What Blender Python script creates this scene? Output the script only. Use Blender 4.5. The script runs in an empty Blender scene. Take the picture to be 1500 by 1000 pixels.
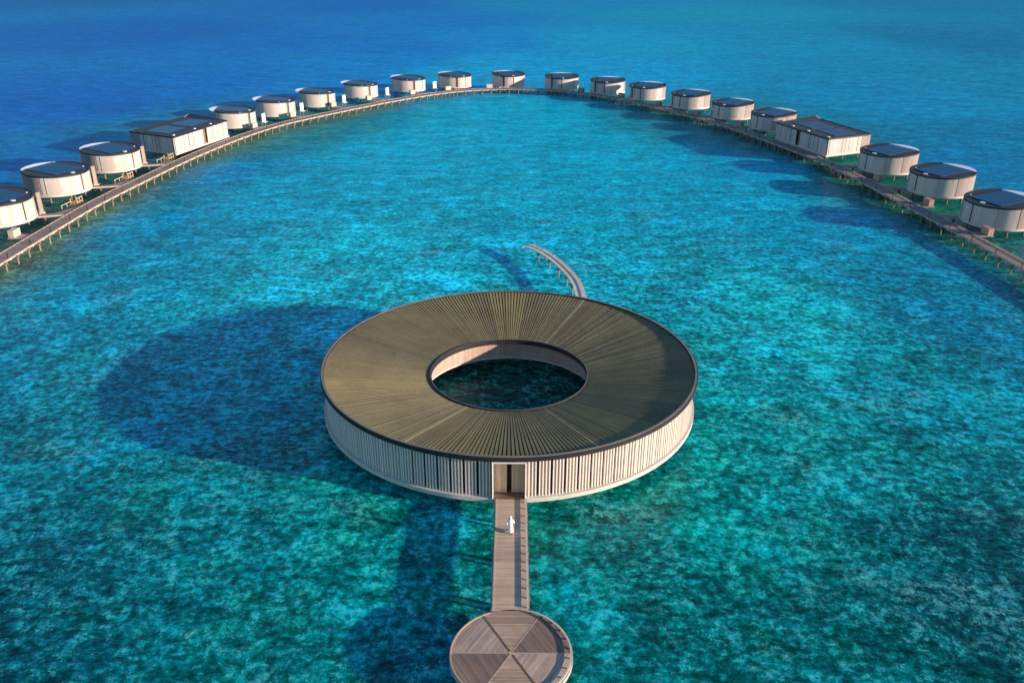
import bpy, bmesh, math, random
from mathutils import Vector, Matrix, noise
random.seed(7)
R = math.radians
PI = math.pi
sc = bpy.context.scene
C = sc.collection

# ---------------------------------------------------------------- helpers
def sset(o, label=None, cat=None, group=None, kind=None):
    if label: o['label'] = label
    if cat: o['category'] = cat
    if group: o['group'] = group
    if kind: o['kind'] = kind
    return o

def empty(name, loc, rz=0, label=None, cat=None, group=None):
    o = bpy.data.objects.new(name, None)
    C.objects.link(o)
    o.location = loc
    o.rotation_euler = (0, 0, rz)
    o.empty_display_size = 0.5
    return sset(o, label, cat, group)

class MB:
    def __init__(s):
        s.v = []; s.f = []; s.uv = []
    def face(s, pts, uv=None):
        n = len(s.v)
        s.v += [tuple(p) for p in pts]
        s.f.append(tuple(range(n, n + len(pts))))
        s.uv.append(uv if uv else [(p[0], p[1]) for p in pts])
    def prism(s, poly, z0, z1, uvfun=None):
        """poly CCW list of (x,y); z0/z1 numbers or per-vertex lists"""
        n = len(poly)
        a = z0 if hasattr(z0, '__len__') else [z0] * n
        b = z1 if hasattr(z1, '__len__') else [z1] * n
        top = [(p[0], p[1], b[i]) for i, p in enumerate(poly)]
        bot = [(p[0], p[1], a[i]) for i, p in enumerate(poly)]
        uf = uvfun or (lambda x, y: (x, y))
        s.face(top, [uf(p[0], p[1]) for p in top])
        s.face(bot[::-1], [uf(p[0], p[1]) for p in bot[::-1]])
        L = 0
        for i in range(n):
            j = (i + 1) % n
            d = math.dist(poly[i], poly[j])
            s.face([bot[i], bot[j], top[j], top[i]], [(L, a[i]), (L + d, a[j]), (L + d, b[j]), (L, b[i])])
            L += d
        return s
    def box(s, c, size, rz=0.0):
        hx, hy, hz = size[0] / 2, size[1] / 2, size[2] / 2
        cs, sn = math.cos(rz), math.sin(rz)
        poly = [(c[0] + x * cs - y * sn, c[1] + x * sn + y * cs) for x, y in ((-hx, -hy), (hx, -hy), (hx, hy), (-hx, hy))]
        return s.prism(poly, c[2] - hz, c[2] + hz)
    def cyl(s, c, r, z0, z1, n=12, r2=None):
        r2 = r if r2 is None else r2
        a = [2 * PI * i / n for i in range(n)]
        bot = [(c[0] + r * math.cos(t), c[1] + r * math.sin(t), z0) for t in a]
        top = [(c[0] + r2 * math.cos(t), c[1] + r2 * math.sin(t), z1) for t in a]
        s.face(top); s.face(bot[::-1])
        for i in range(n):
            j = (i + 1) % n
            s.face([bot[i], bot[j], top[j], top[i]], [(a[i] * r, z0), ((a[i] + 2 * PI / n) * r, z0), ((a[i] + 2 * PI / n) * r, z1), (a[i] * r, z1)])
        return s
    def arc(s, r0, r1, a0, a1, z0, z1, n, zf=None, caps=True):
        """curved bar between radii r0<r1, angles a0<a1 (radians); zf(x,y) is added to both heights"""
        zf = zf or (lambda x, y: 0)
        full = abs(a1 - a0 - 2 * PI) < 1e-6
        P = []
        for i in range(n + 1):
            t = a0 + (a1 - a0) * i / n
            c, q = math.cos(t), math.sin(t)
            xi, yi, xo, yo = r0 * c, r0 * q, r1 * c, r1 * q
            P.append(((xi, yi, z0 + zf(xi, yi)), (xo, yo, z0 + zf(xo, yo)), (xo, yo, z1 + zf(xo, yo)), (xi, yi, z1 + zf(xi, yi)), t))
        for i in range(n):
            a, b = P[i], P[i + 1]
            u0, u1 = a[4] * r1, b[4] * r1
            s.face([a[1], b[1], b[2], a[2]], [(u0, z0), (u1, z0), (u1, z1), (u0, z1)])      # outer
            s.face([b[0], a[0], a[3], b[3]], [(u1, z0), (u0, z0), (u0, z1), (u1, z1)])      # inner
            s.face([a[3], a[2], b[2], b[3]], [(u0, r0), (u0, r1), (u1, r1), (u1, r0)])      # top
            s.face([a[0], b[0], b[1], a[1]], [(u0, r0), (u1, r0), (u1, r1), (u0, r1)])      # bottom
        if not full and caps:
            a = P[0]; s.face([a[0], a[1], a[2], a[3]])
            a = P[-1]; s.face([a[1], a[0], a[3], a[2]])
        return s
    def move(s, dx, dy, dz=0, rz=0):
        c, q = math.cos(rz), math.sin(rz)
        s.v = [(x * c - y * q + dx, x * q + y * c + dy, z + dz) for x, y, z in s.v]
        return s
    def build(s, name, m, parent=None, smooth=35, label=None):
        me = bpy.data.meshes.new(name)
        me.from_pydata(s.v, [], s.f)
        l = me.uv_layers.new(name='UVMap')
        k = 0
        for uvs in s.uv:
            for u in uvs:
                l.data[k].uv = u; k += 1
        bm = bmesh.new(); bm.from_mesh(me)
        bmesh.ops.remove_doubles(bm, verts=bm.verts, dist=0.0004)
        bmesh.ops.recalc_face_normals(bm, faces=bm.faces)
        bm.to_mesh(me); bm.free()
        if smooth:
            me.shade_smooth(); me.set_sharp_from_angle(angle=R(smooth))
        me.materials.append(m)
        o = bpy.data.objects.new(name, me)
        C.objects.link(o)
        if parent: o.parent = parent
        if label: o['label'] = label
        return o

def copy_tree(o, parent=None):
    c = o.copy(); C.objects.link(c)
    c.parent = parent
    for ch in KIDS(o): copy_tree(ch, c)
    return c
def KIDS(o): return [x for x in bpy.data.objects if x.parent == o]

# ---------------------------------------------------------------- materials
def lin(c):
    return tuple(((x / 255) / 12.92 if x / 255 <= 0.04045 else ((x / 255 + 0.055) / 1.055) ** 2.4) for x in c)

class NT:
    def __init__(s, name):
        s.m = bpy.data.materials.new(name); s.m.use_nodes = True
        s.t = s.m.node_tree; s.t.nodes.clear()
        s.out = s.n('ShaderNodeOutputMaterial')
    def n(s, typ, **kw):
        x = s.t.nodes.new(typ)
        for k, v in kw.items(): setattr(x, k, v)
        return x
    def l(s, a, b): s.t.links.new(a, b)
    def val(s, sock, v):
        if hasattr(v, 'is_output') or isinstance(v, bpy.types.NodeSocket): s.l(v, sock)
        else: sock.default_value = v
    def math(s, op, a, b=0.0, c=None):
        x = s.n('ShaderNodeMath', operation=op)
        s.val(x.inputs[0], a); s.val(x.inputs[1], b)
        if c is not None: s.val(x.inputs[2], c)
        return x.outputs[0]
    def noise(s, vec, scale, detail=3, rough=.55, dist=0.0):
        x = s.n('ShaderNodeTexNoise'); s.l(vec, x.inputs['Vector'])
        x.inputs['Scale'].default_value = scale; x.inputs['Detail'].default_value = detail
        x.inputs['Roughness'].default_value = rough; x.inputs['Distortion'].default_value = dist
        return x.outputs['Fac']
    def ramp(s, fac, a, b, lo, hi):
        x = s.n('ShaderNodeMapRange'); s.val(x.inputs[0], fac)
        for i, v in enumerate((a, b, lo, hi)): s.val(x.inputs[1 + i], v)
        x.clamp = True
        return x.outputs[0]
    def mapping(s, vec, scale=(1, 1, 1), rot=(0, 0, 0), loc=(0, 0, 0)):
        x = s.n('ShaderNodeMapping'); s.l(vec, x.inputs[0])
        x.inputs['Scale'].default_value = scale; x.inputs['Rotation'].default_value = rot; x.inputs['Location'].default_value = loc
        return x.outputs[0]
    def mix(s, fac, a, b, mode='MIX'):
        x = s.n('ShaderNodeMix', data_type='RGBA', blend_type=mode)
        s.val(x.inputs[0], fac); s.val(x.inputs[6], a); s.val(x.inputs[7], b)
        return x.outputs[2]
    def scalecol(s, col, f):
        x = s.n('ShaderNodeVectorMath', operation='SCALE')
        s.val(x.inputs[0], col[:3] if isinstance(col, tuple) else col); s.val(x.inputs[3], f)
        return x.outputs[0]
    def bsdf(s, col, rough=.6, bump=None, bstr=.3, bdist=.01, metal=0, spec=.4):
        b = s.n('ShaderNodeBsdfPrincipled')
        s.val(b.inputs['Base Color'], col); s.val(b.inputs['Roughness'], rough)
        b.inputs['Metallic'].default_value = metal; b.inputs['Specular IOR Level'].default_value = spec
        if bump is not None:
            q = s.n('ShaderNodeBump'); q.inputs['Strength'].default_value = bstr; q.inputs['Distance'].default_value = bdist
            s.l(bump, q.inputs['Height']); s.l(q.outputs[0], b.inputs['Normal'])
        s.l(b.outputs[0], s.out.inputs[0])
        return s.m

def plain(name, col, rough=.6, var=.15, scale=1.5, metal=0, spec=.4, bdist=.004):
    k = NT(name)
    tc = k.n('ShaderNodeTexCoord').outputs['Object']
    f = k.noise(tc, scale, 5, .6)
    g = k.noise(tc, scale * 9, 3, .6)
    oi = k.n('ShaderNodeObjectInfo').outputs['Random']
    v = k.math('MULTIPLY', k.ramp(f, .3, .7, 1 - var, 1 + var), k.ramp(g, .3, .7, 1 - var * .4, 1 + var * .4))
    v = k.math('MULTIPLY', v, k.ramp(oi, 0, 1, .96, 1.04))
    return k.bsdf(k.scalecol(col + (1,) if len(col) == 3 else col, v), rough, g, .3, bdist, metal, spec)

def planks(name, col, pitch, rough=.7, var=.18, gap=.06, axis='X', col2=None, group=0, along=.8, gdark=.35):
    """boards laid side by side along one UV axis, each with a tone of its own"""
    k = NT(name)
    uv = k.n('ShaderNodeUVMap').outputs[0]
    sp = k.n('ShaderNodeSeparateXYZ'); k.l(uv, sp.inputs[0])
    a = sp.outputs[0 if axis == 'X' else 1]; b = sp.outputs[1 if axis == 'X' else 0]
    q = k.math('DIVIDE', a, pitch)
    idx = k.math('FLOOR', q); fr = k.math('FRACT', q)
    wn = k.n('ShaderNodeTexWhiteNoise', noise_dimensions='1D'); k.l(idx, wn.inputs['W'])
    tone = k.ramp(wn.outputs[0], 0, 1, 1 - var, 1 + var)
    groove = k.math('LESS_THAN', fr, gap)
    tone = k.math('MULTIPLY', tone, k.ramp(groove, 0, 1, 1, gdark))
    if group:
        gq = k.math('FLOOR', k.math('DIVIDE', a, group))
        w2 = k.n('ShaderNodeTexWhiteNoise', noise_dimensions='1D'); k.l(gq, w2.inputs['W'])
        tone = k.math('MULTIPLY', tone, k.ramp(w2.outputs[0], 0, 1, .86, 1.1))
    cb = k.n('ShaderNodeCombineXYZ'); k.l(k.math('MULTIPLY', a, 6.0), cb.inputs[0]); k.l(k.math('MULTIPLY', b, along), cb.inputs[1])
    grain = k.noise(cb.outputs[0], 1.3, 5, .65)
    big = k.noise(uv, .35, 4, .6)
    tone = k.math('MULTIPLY', tone, k.ramp(grain, .3, .7, .85, 1.13))
    oi = k.n('ShaderNodeObjectInfo').outputs['Random']
    tone = k.math('MULTIPLY', tone, k.ramp(oi, 0, 1, .95, 1.05))
    c = k.mix(k.ramp(big, .35, .65, 0, 1), col + (1,), (col2 or tuple(x * .82 for x in col)) + (1,))
    return k.bsdf(k.scalecol(c, tone), rough, k.math('ADD', k.math('MULTIPLY', grain, .2), k.ramp(groove, 0, 1, 1, 0)), .6, .01, 0, .3)

M = dict(
    villa_wall=planks('villa_wall_boards', (.56, .485, .435), .16, .55, .06, .07, group=1.3, col2=(.50, .43, .385), gdark=.75, along=.25),
    screen=planks('terrace_screen_slats', (.36, .28, .25), .12, .6, .10, .25, gdark=.62, along=.25),
    slab=plain('white_slab_paint', (.50, .485, .43), .6, .12, .8),
    roof_dark=plain('dark_roof_membrane', (.040, .037, .041), .62, .2, .5),
    rim=plain('dark_roof_edge', (.018, .017, .02), .5, .1, 1.0),
    canopy=plain('white_canopy', (.86, .88, .9), .5, .04, .5),
    dark=plain('dark_slot', (.012, .012, .014), .4, .1),
    door=planks('door_wood', (.23, .15, .10), .14, .5, .15, .08),
    white=plain('white_metal', (.8, .8, .78), .4, .05),
    pad=planks('access_deck_boards', (.38, .29, .24), .14, .75, .12, .10),
    pile=plain('weathered_pile', (.22, .175, .125), .8, .25, 1.2),
    deck=planks('grey_deck_boards', (.62, .455, .325), .14, .75, .13, .10, group=1.4, col2=(.53, .385, .275)),
    walk=planks('walkway_boards', (.30, .215, .175), .14, .75, .13, .10, group=2.1, col2=(.26, .205, .185)),
    kerb=plain('timber_kerb', (.40, .32, .25), .7, .15, 2),
    kerbl=plain('pale_kerb', (.60, .52, .42), .7, .12, 2),
    boxw=planks('pale_box_boards', (.62, .50, .37), .12, .6, .08, .1),
    boxr=planks('reddish_box_boards', (.46, .29, .23), .12, .6, .1, .1),
    timber=plain('raw_timber', (.52, .33, .16), .7, .2, 3),
    skin=plain('skin', (.45, .27, .19), .6, .05, 6),
    robe=plain('white_cloth', (.86, .85, .82), .85, .04, 5),
    shoe=plain('shoe', (.05, .04, .035), .6, .1, 5),
    inner=planks('inner_wall_boards', (.50, .36, .285), .14, .55, .12, .08, along=.25),
    fin=plain('pale_fin', (.77, .69, .62), .5, .03, .8, bdist=.001),
    finback=plain('screen_backing', (.46, .36, .305), .7, .05, 1),
    entry=planks('entrance_wood', (.62, .45, .29), .16, .45, .12, .06, along=.3),
    glass=plain('dark_glass', (.02, .03, .035), .08, .1, .5, 0, .6),
)
# solar panel: cells with thin pale lines
k = NT('solar_cells')
tc = k.n('ShaderNodeTexCoord').outputs['Object']
br = k.n('ShaderNodeTexBrick'); k.l(tc, br.inputs[0]); br.offset = 0
br.inputs['Scale'].default_value = 1; br.inputs['Brick Width'].default_value = 1.0; br.inputs['Row Height'].default_value = 1.65
br.inputs['Mortar Size'].default_value = .03
br.inputs['Color1'].default_value = (0, .055, .15, 1); br.inputs['Color2'].default_value = (0, .065, .175, 1); br.inputs['Mortar'].default_value = (.006, .02, .04, 1)
M['solar'] = k.bsdf(br.outputs[0], .35, None, spec=.25)

# ring roof planks: tone per vertex colour, weathering noise
k = NT('roof_planks')
at = k.n('ShaderNodeAttribute', attribute_name='tone').outputs['Color']
tc = k.n('ShaderNodeTexCoord').outputs['Object']
v = k.math('MULTIPLY', k.ramp(k.noise(tc, .22, 5, .65), .3, .7, .82, 1.18), k.ramp(k.noise(tc, 2.5, 4, .65), .3, .7, .9, 1.1))
M['roofplank'] = k.bsdf(k.scalecol(at, v), .72, k.noise(tc, 8, 3), .3, .01, 0, .08)
M['roofbase'] = plain('roof_gap', (.022, .018, .013), .8, .2, .7)

# ---------------------------------------------------------------- camera, light, sky
S = 20.0
cam = bpy.data.cameras.new('camera'); co = bpy.data.objects.new('camera', cam); C.objects.link(co)
cam.sensor_width = 36; cam.lens = 36 * 1230.7 / 1500
cam.clip_start = .5; cam.clip_end = 30000
co.matrix_world = Matrix.Translation((0, 0, 44.9)) @ Matrix.Rotation(PI / 2 - .4284, 4, 'X') @ Matrix.Rotation(.004, 4, 'Z')
sc.camera = co

SUN_AZ = R(-18.0); SUN_EL = R(11.3)
sd = Vector((math.cos(SUN_EL) * math.cos(SUN_AZ), math.cos(SUN_EL) * math.sin(SUN_AZ), math.sin(SUN_EL)))
sl = bpy.data.lights.new('sun', 'SUN'); so = bpy.data.objects.new('sun', sl); C.objects.link(so)
sl.energy = 5.0; sl.angle = R(.9); sl.color = (1, .80, .64)
so.rotation_euler = sd.to_track_quat('Z', 'Y').to_euler()
so.location = sd * 300
w = bpy.data.worlds.new('World'); sc.world = w; w.use_nodes = True
wt = w.node_tree
sky = wt.nodes.new('ShaderNodeTexSky'); sky.sky_type = 'NISHITA'; sky.sun_disc = False
sky.sun_elevation = SUN_EL; sky.sun_rotation = PI / 2 - SUN_AZ
sky.air_density = 1.2; sky.dust_density = .3; sky.ozone_density = 4.5; sky.altitude = 0
wt.links.new(sky.outputs[0], wt.nodes['Background'].inputs[0])
wt.nodes['Background'].inputs[1].default_value = .12
sc.view_settings.view_transform = 'Standard'; sc.view_settings.look = 'None'
sc.view_settings.exposure = .85; sc.view_settings.gamma = 1

def spline(P, n=12):
    out = []
    for i in range(len(P) - 1):
        p0 = Vector(P[max(i - 1, 0)]); p1 = Vector(P[i]); p2 = Vector(P[i + 1]); p3 = Vector(P[min(i + 2, len(P) - 1)])
        for k_ in range(n):
            t = k_ / n
            q = .5 * ((2 * p1) + (p2 - p0) * t + (2 * p0 - 5 * p1 + 4 * p2 - p3) * t * t + (3 * p1 - p0 - 3 * p2 + p3) * t ** 3)
            out.append((q.x, q.y))
    out.append(tuple(P[-1])); return out
WP = [(-81.5, 96), (-81.1, 112), (-81.2, 126), (-81.4, 143.6), (-81.3, 160), (-79.6, 181), (-77.0, 204), (-72.6, 227), (-67.3, 244), (-61.0, 256.5), (-54.0, 268.5), (-45.3, 282.5),
      (-36.0, 295.7), (-25.7, 307.5), (-13.7, 315.6), (-.4, 318.2), (19.4, 312.9), (37.0, 295.3), (48.5, 274.5), (58.6, 254), (66.6, 230), (73.2, 204), (76.2, 183), (78.0, 160), (79.4, 142), (80.6, 122), (81.2, 104)]
WPATH = spline(WP, 10)
# ---------------------------------------------------------------- sea
# colour of the water over its bed (depth, sand, coral), by place: x, y, sRGB, with vignette and some villa shade left in the tones
SEA = [
 (-571, 1007, 0, 92, 160), (-239, 564, 0, 92, 172), (-150, 291, 0, 92, 178), (-141, 521, 0, 104, 184), (-121, 343, 0, 104, 186),
 (-81, 701, 0, 112, 184), (-60, 500, 0, 110, 190), (-21, 526, 0, 128, 196), (0, 419, 0, 148, 202), (60, 530, 0, 146, 190), (151, 804, 0, 138, 176), (184, 535, 0, 134, 178), (268, 539, 0, 112, 156),
 (129, 298, 0, 130, 178), (133, 237, 0, 114, 158), (-170, 894, 0, 100, 178), (70, 939, 0, 128, 180), (500, 1000, 0, 116, 160), (300, 1500, 0, 118, 166), (-60, 430, 0, 120, 194), (-75, 350, 0, 118, 192), (-20, 360, 0, 150, 202), (40, 360, 0, 148, 202),
 (0, 267, 0, 157, 194), (-26, 216, 0, 158, 194), (25, 209, 0, 157, 192), (-50, 174, 0, 149, 184), (48, 165, 0, 148, 184), (-69, 149, 0, 132, 172),
 (-68, 190, 0, 128, 178), (60, 200, 0, 142, 184), (63, 151, 0, 136, 174), (73, 131, 0, 120, 152), (66, 103, 0, 110, 142), (0, 150, 0, 154, 186), (-22, 130, 8, 164, 190), (15, 118, 4, 156, 182),
 (-65, 114, 0, 130, 160), (-51, 80, 0, 114, 134), (-75, 90, 0, 108, 140), (36, 103, 6, 160, 176), (48, 87, 0, 120, 136), (31, 73, 0, 124, 130), (18, 62, 0, 132, 134),
 (35, 53, 0, 88, 98), (23, 49, 0, 96, 102), (8, 53, 0, 116, 120), (-26, 57, 0, 108, 118), (-14, 60, 0, 134, 138), (-33, 49, 0, 84, 98), (-17, 45, 0, 106, 112), (0, 40, 0, 100, 115),
 (0, 85, 0, 84, 98), (22, 88, 0, 138, 150), (-30, 95, 0, 142, 164), (-24, 110, 8, 160, 184),
 # olive and green tints along both walkway arms, its reflection painted into the water
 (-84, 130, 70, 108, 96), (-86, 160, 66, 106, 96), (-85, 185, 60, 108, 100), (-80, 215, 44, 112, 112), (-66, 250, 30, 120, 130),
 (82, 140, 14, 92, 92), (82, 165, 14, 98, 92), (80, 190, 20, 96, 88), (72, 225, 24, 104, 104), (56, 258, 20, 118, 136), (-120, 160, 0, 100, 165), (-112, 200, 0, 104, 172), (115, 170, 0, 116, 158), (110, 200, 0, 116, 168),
]
GAIN = (1.15, 1.22, 1.05)
def sea_col(x, y):
    sw = 0; c = [0, 0, 0]
    d0 = math.hypot(x, y) + 25
    for (ax, ay, r, g, b) in SEA:
        d2 = ((x - ax) ** 2 + ((y - ay) * .75) ** 2) / (d0 * d0) + .00035
        wgt = d2 ** -2.2
        sw += wgt; c[0] += r * wgt; c[1] += g * wgt; c[2] += b * wgt
    q = lin((c[0] / sw, c[1] / sw, c[2] / sw))
    return (q[0] * GAIN[0], q[1] * GAIN[1], q[2] * GAIN[2])

def make_sea():
    N = 200
    def warp(t, k): return math.sinh(t * k) / math.sinh(k)
    xs = [7000 * warp(-1 + 2 * i / N, 7.0) for i in range(N + 1)]
    ys = [110 + 7000 * warp(-1 + 2 * i / N, 6.6) for i in range(N + 1)]
    me = bpy.data.meshes.new('sea_water')
    V = [(x, y, -.4) for y in ys for x in xs]
    F = [(j * (N + 1) + i, j * (N + 1) + i + 1, (j + 1) * (N + 1) + i + 1, (j + 1) * (N + 1) + i) for j in range(N) for i in range(N)]
    me.from_pydata(V, [], F)
    ca = me.color_attributes.new('bed', 'FLOAT_COLOR', 'POINT')  # water colour over the bed, with painted shade and reflection
    buf = []
    for x, y, _ in V:
        c = sea_col(x, y)
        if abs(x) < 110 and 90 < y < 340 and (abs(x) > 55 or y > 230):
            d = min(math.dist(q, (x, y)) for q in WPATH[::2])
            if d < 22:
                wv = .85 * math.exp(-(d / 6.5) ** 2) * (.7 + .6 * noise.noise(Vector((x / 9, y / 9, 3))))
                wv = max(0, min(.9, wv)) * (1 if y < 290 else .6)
                rb = lin((104, 118, 88)) if x < 0 else lin((40, 92, 74))  # walkway's reflection painted into the water: olive on the left, green on the right
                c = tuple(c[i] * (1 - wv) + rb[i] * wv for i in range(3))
        mot = 1 / (1 + (math.hypot(x, y - 60) / 95) ** 3)      # how clearly the bed shows: shallow near, deep far off
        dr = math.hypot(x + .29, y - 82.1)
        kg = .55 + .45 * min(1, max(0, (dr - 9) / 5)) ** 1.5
        kf = .34 + .66 * min(1, max(0, (dr - 9) / 5)) ** 1.5      # shade inside the ring, painted into the water colour
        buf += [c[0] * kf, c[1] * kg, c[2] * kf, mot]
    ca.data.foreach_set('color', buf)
    o = bpy.data.objects.new('sea_water', me); C.objects.link(o)
    sset(o, kind='structure')
    k = NT('lagoon_water')
    at = k.n('ShaderNodeAttribute', attribute_name='bed')
    geo = k.n('ShaderNodeNewGeometry').outputs['Position']
    amt = at.outputs['Alpha']
    # warp the coordinates so patches are ragged
    wn = k.n('ShaderNodeTexNoise'); k.l(geo, wn.inputs['Vector']); wn.inputs['Scale'].default_value = .35; wn.inputs['Detail'].default_value = 3
    vm = k.n('ShaderNodeVectorMath', operation='MULTIPLY_ADD'); k.l(wn.outputs['Color'], vm.inputs[0]); vm.inputs[1].default_value = (2.2, 2.2, 0); k.l(geo, vm.inputs[2])
    P = vm.outputs[0]
    big = k.noise(P, .055, 4, .6)
    mid = k.noise(P, .30, 4, .65)
    vm2 = k.n('ShaderNodeVectorMath', operation='MULTIPLY_ADD'); k.l(wn.outputs['Color'], vm2.inputs[0]); vm2.inputs[1].default_value = (.8, .8, 0); k.l(geo, vm2.inputs[2])
    fine0 = k.noise(vm2.outputs[0], 1.35, 6, .80)
    fine = k.ramp(fine0, .30, .70, .22, .78)
    vo = k.n('ShaderNodeTexVoronoi', feature='SMOOTH_F1', voronoi_dimensions='2D'); k.l(vm2.outputs[0], vo.inputs['Vector']); vo.inputs['Scale'].default_value = 1.25; vo.inputs['Smoothness'].default_value = .5
    speck = k.noise(geo, 4.2, 3, .6)
    # brightness of the bed, with the look of ripple facets painted in
    s1 = k.math('SUBTRACT', big, .5); s2 = k.math('SUBTRACT', mid, .5); s3 = k.math('SUBTRACT', fine, .5)
    e = k.math('ADD', k.math('MULTIPLY', s1, 2.0), k.math('MULTIPLY', s2, 3.6))
    e = k.math('ADD', e, k.math('MULTIPLY', s3, 6.6))
    e = k.math('ADD', e, k.math('MULTIPLY', k.math('SUBTRACT', .42, vo.outputs['Distance']), 1.5))
    e = k.math('MULTIPLY', e, k.ramp(amt, 0, .8, .20, 1.0))
    def train(rot, sx, sy, detail):
        return k.noise(k.mapping(geo, (sx, sy, 1), (0, 0, rot)), 1.0, detail, .55, .35)
    rip = k.math('ADD', k.math('MULTIPLY', k.math('SUBTRACT', train(R(-14), .10, .30, 5), .5), 1.5), k.math('MULTIPLY', k.math('SUBTRACT', train(R(12), .35, 1.0, 4), .5), 2.4))  # lighter and darker look of ripple facets, painted into the colour
    rip = k.math('ADD', rip, k.math('MULTIPLY', k.math('SUBTRACT', train(R(-10), .9, 2.6, 3), .5), 1.8))
    e = k.math('ADD', k.math('MULTIPLY', e, 1.1), rip)
    e = k.math('SUBTRACT', e, k.math('MULTIPLY', amt, .10))
    f = k.math('POWER', 2.0, e)
    f = k.math('MINIMUM', f, 2.4)
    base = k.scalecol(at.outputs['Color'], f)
    # coral heads lean green, sand lean pale
    pool = k.math('MULTIPLY', k.ramp(k.noise(P, .11, 4, .6), .54, .64, 0, .7), k.math('MULTIPLY', amt, k.ramp(fine, .3, .6, .3, 1)))
    base = k.mix(pool, base, k.mix(1.0, base, (1.0, 1.45, 1.75, 1), 'MULTIPLY'))
    drk = k.math('MULTIPLY', k.ramp(k.noise(geo, .075, 4, .6), .34, .46, .55, 0), amt)
    base = k.mix(drk, base, k.mix(1.0, base, (.5, .55, .5, 1), 'MULTIPLY'))
    grn = k.math('MULTIPLY', k.ramp(k.noise(P, .13, 4, .6), .52, .68, 0, .5), amt)
    base = k.mix(grn, base, k.mix(1.0, base, (1.3, 1.10, .60, 1), 'MULTIPLY'))
    flk = k.math('MULTIPLY', k.ramp(k.math('MULTIPLY', fine, k.math('ADD', speck, .5)), .56, .74, 0, .85), k.math('MULTIPLY', amt, k.ramp(mid, .40, .56, 0, 1)))
    base = k.mix(flk, base, (.10, .60, .54, 1))
    pale = k.math('MULTIPLY', k.ramp(k.noise(geo, .09, 3, .55), .56, .68, 0, 1), k.math('MULTIPLY', amt, k.ramp(fine, .46, .62, 0, .55)))
    base = k.mix(pale, base, (.17, .50, .48, 1))
    base = k.mix(1.0, base, (0.0, 1.0, 1.0, 1), 'MULTIPLY') if False else base
    # waves: two crossing trains of short wind ripples
    def train(rot, sx, sy, detail):
        return k.noise(k.mapping(geo, (sx, sy, 1), (0, 0, rot)), 1.0, detail, .55, .35)
    h = k.math('ADD', k.math('MULTIPLY', train(R(-17), .45, 1.3, 4), .16), k.math('MULTIPLY', train(R(16), .8, 2.0, 3), .08))
    h2 = k.math('ADD', h, k.math('MULTIPLY', train(R(-8), 2.2, 5.0, 2), .022))
    b1 = k.n('ShaderNodeBump'); b1.inputs['Strength'].default_value = .13; b1.inputs['Distance'].default_value = 1.0; k.l(h2, b1.inputs['Height'])
    b2 = k.n('ShaderNodeBump'); b2.inputs['Strength'].default_value = 1.0; b2.inputs['Distance'].default_value = 1.0; k.l(h2, b2.inputs['Height'])
    df = k.n('ShaderNodeBsdfDiffuse'); k.l(k.scalecol(base, 1.0), df.inputs['Color']); k.l(b1.outputs[0], df.inputs['Normal'])
    gl = k.n('ShaderNodeBsdfGlossy'); gl.inputs['Roughness'].default_value = .12; gl.inputs['Color'].default_value = (.5, .78, 1, 1); k.l(b2.outputs[0], gl.inputs['Normal'])
    fr = k.n('ShaderNodeFresnel'); fr.inputs['IOR'].default_value = 1.33; k.l(b2.outputs[0], fr.inputs['Normal'])
    mx = k.n('ShaderNodeMixShader'); k.l(k.math('MINIMUM', k.math('MULTIPLY', fr.outputs[0], .85), .10), mx.inputs[0]); k.l(df.outputs[0], mx.inputs[1]); k.l(gl.outputs[0], mx.inputs[2])
    k.l(mx.outputs[0], k.out.inputs[0])
    me.materials.append(k.m)
make_sea()

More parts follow.
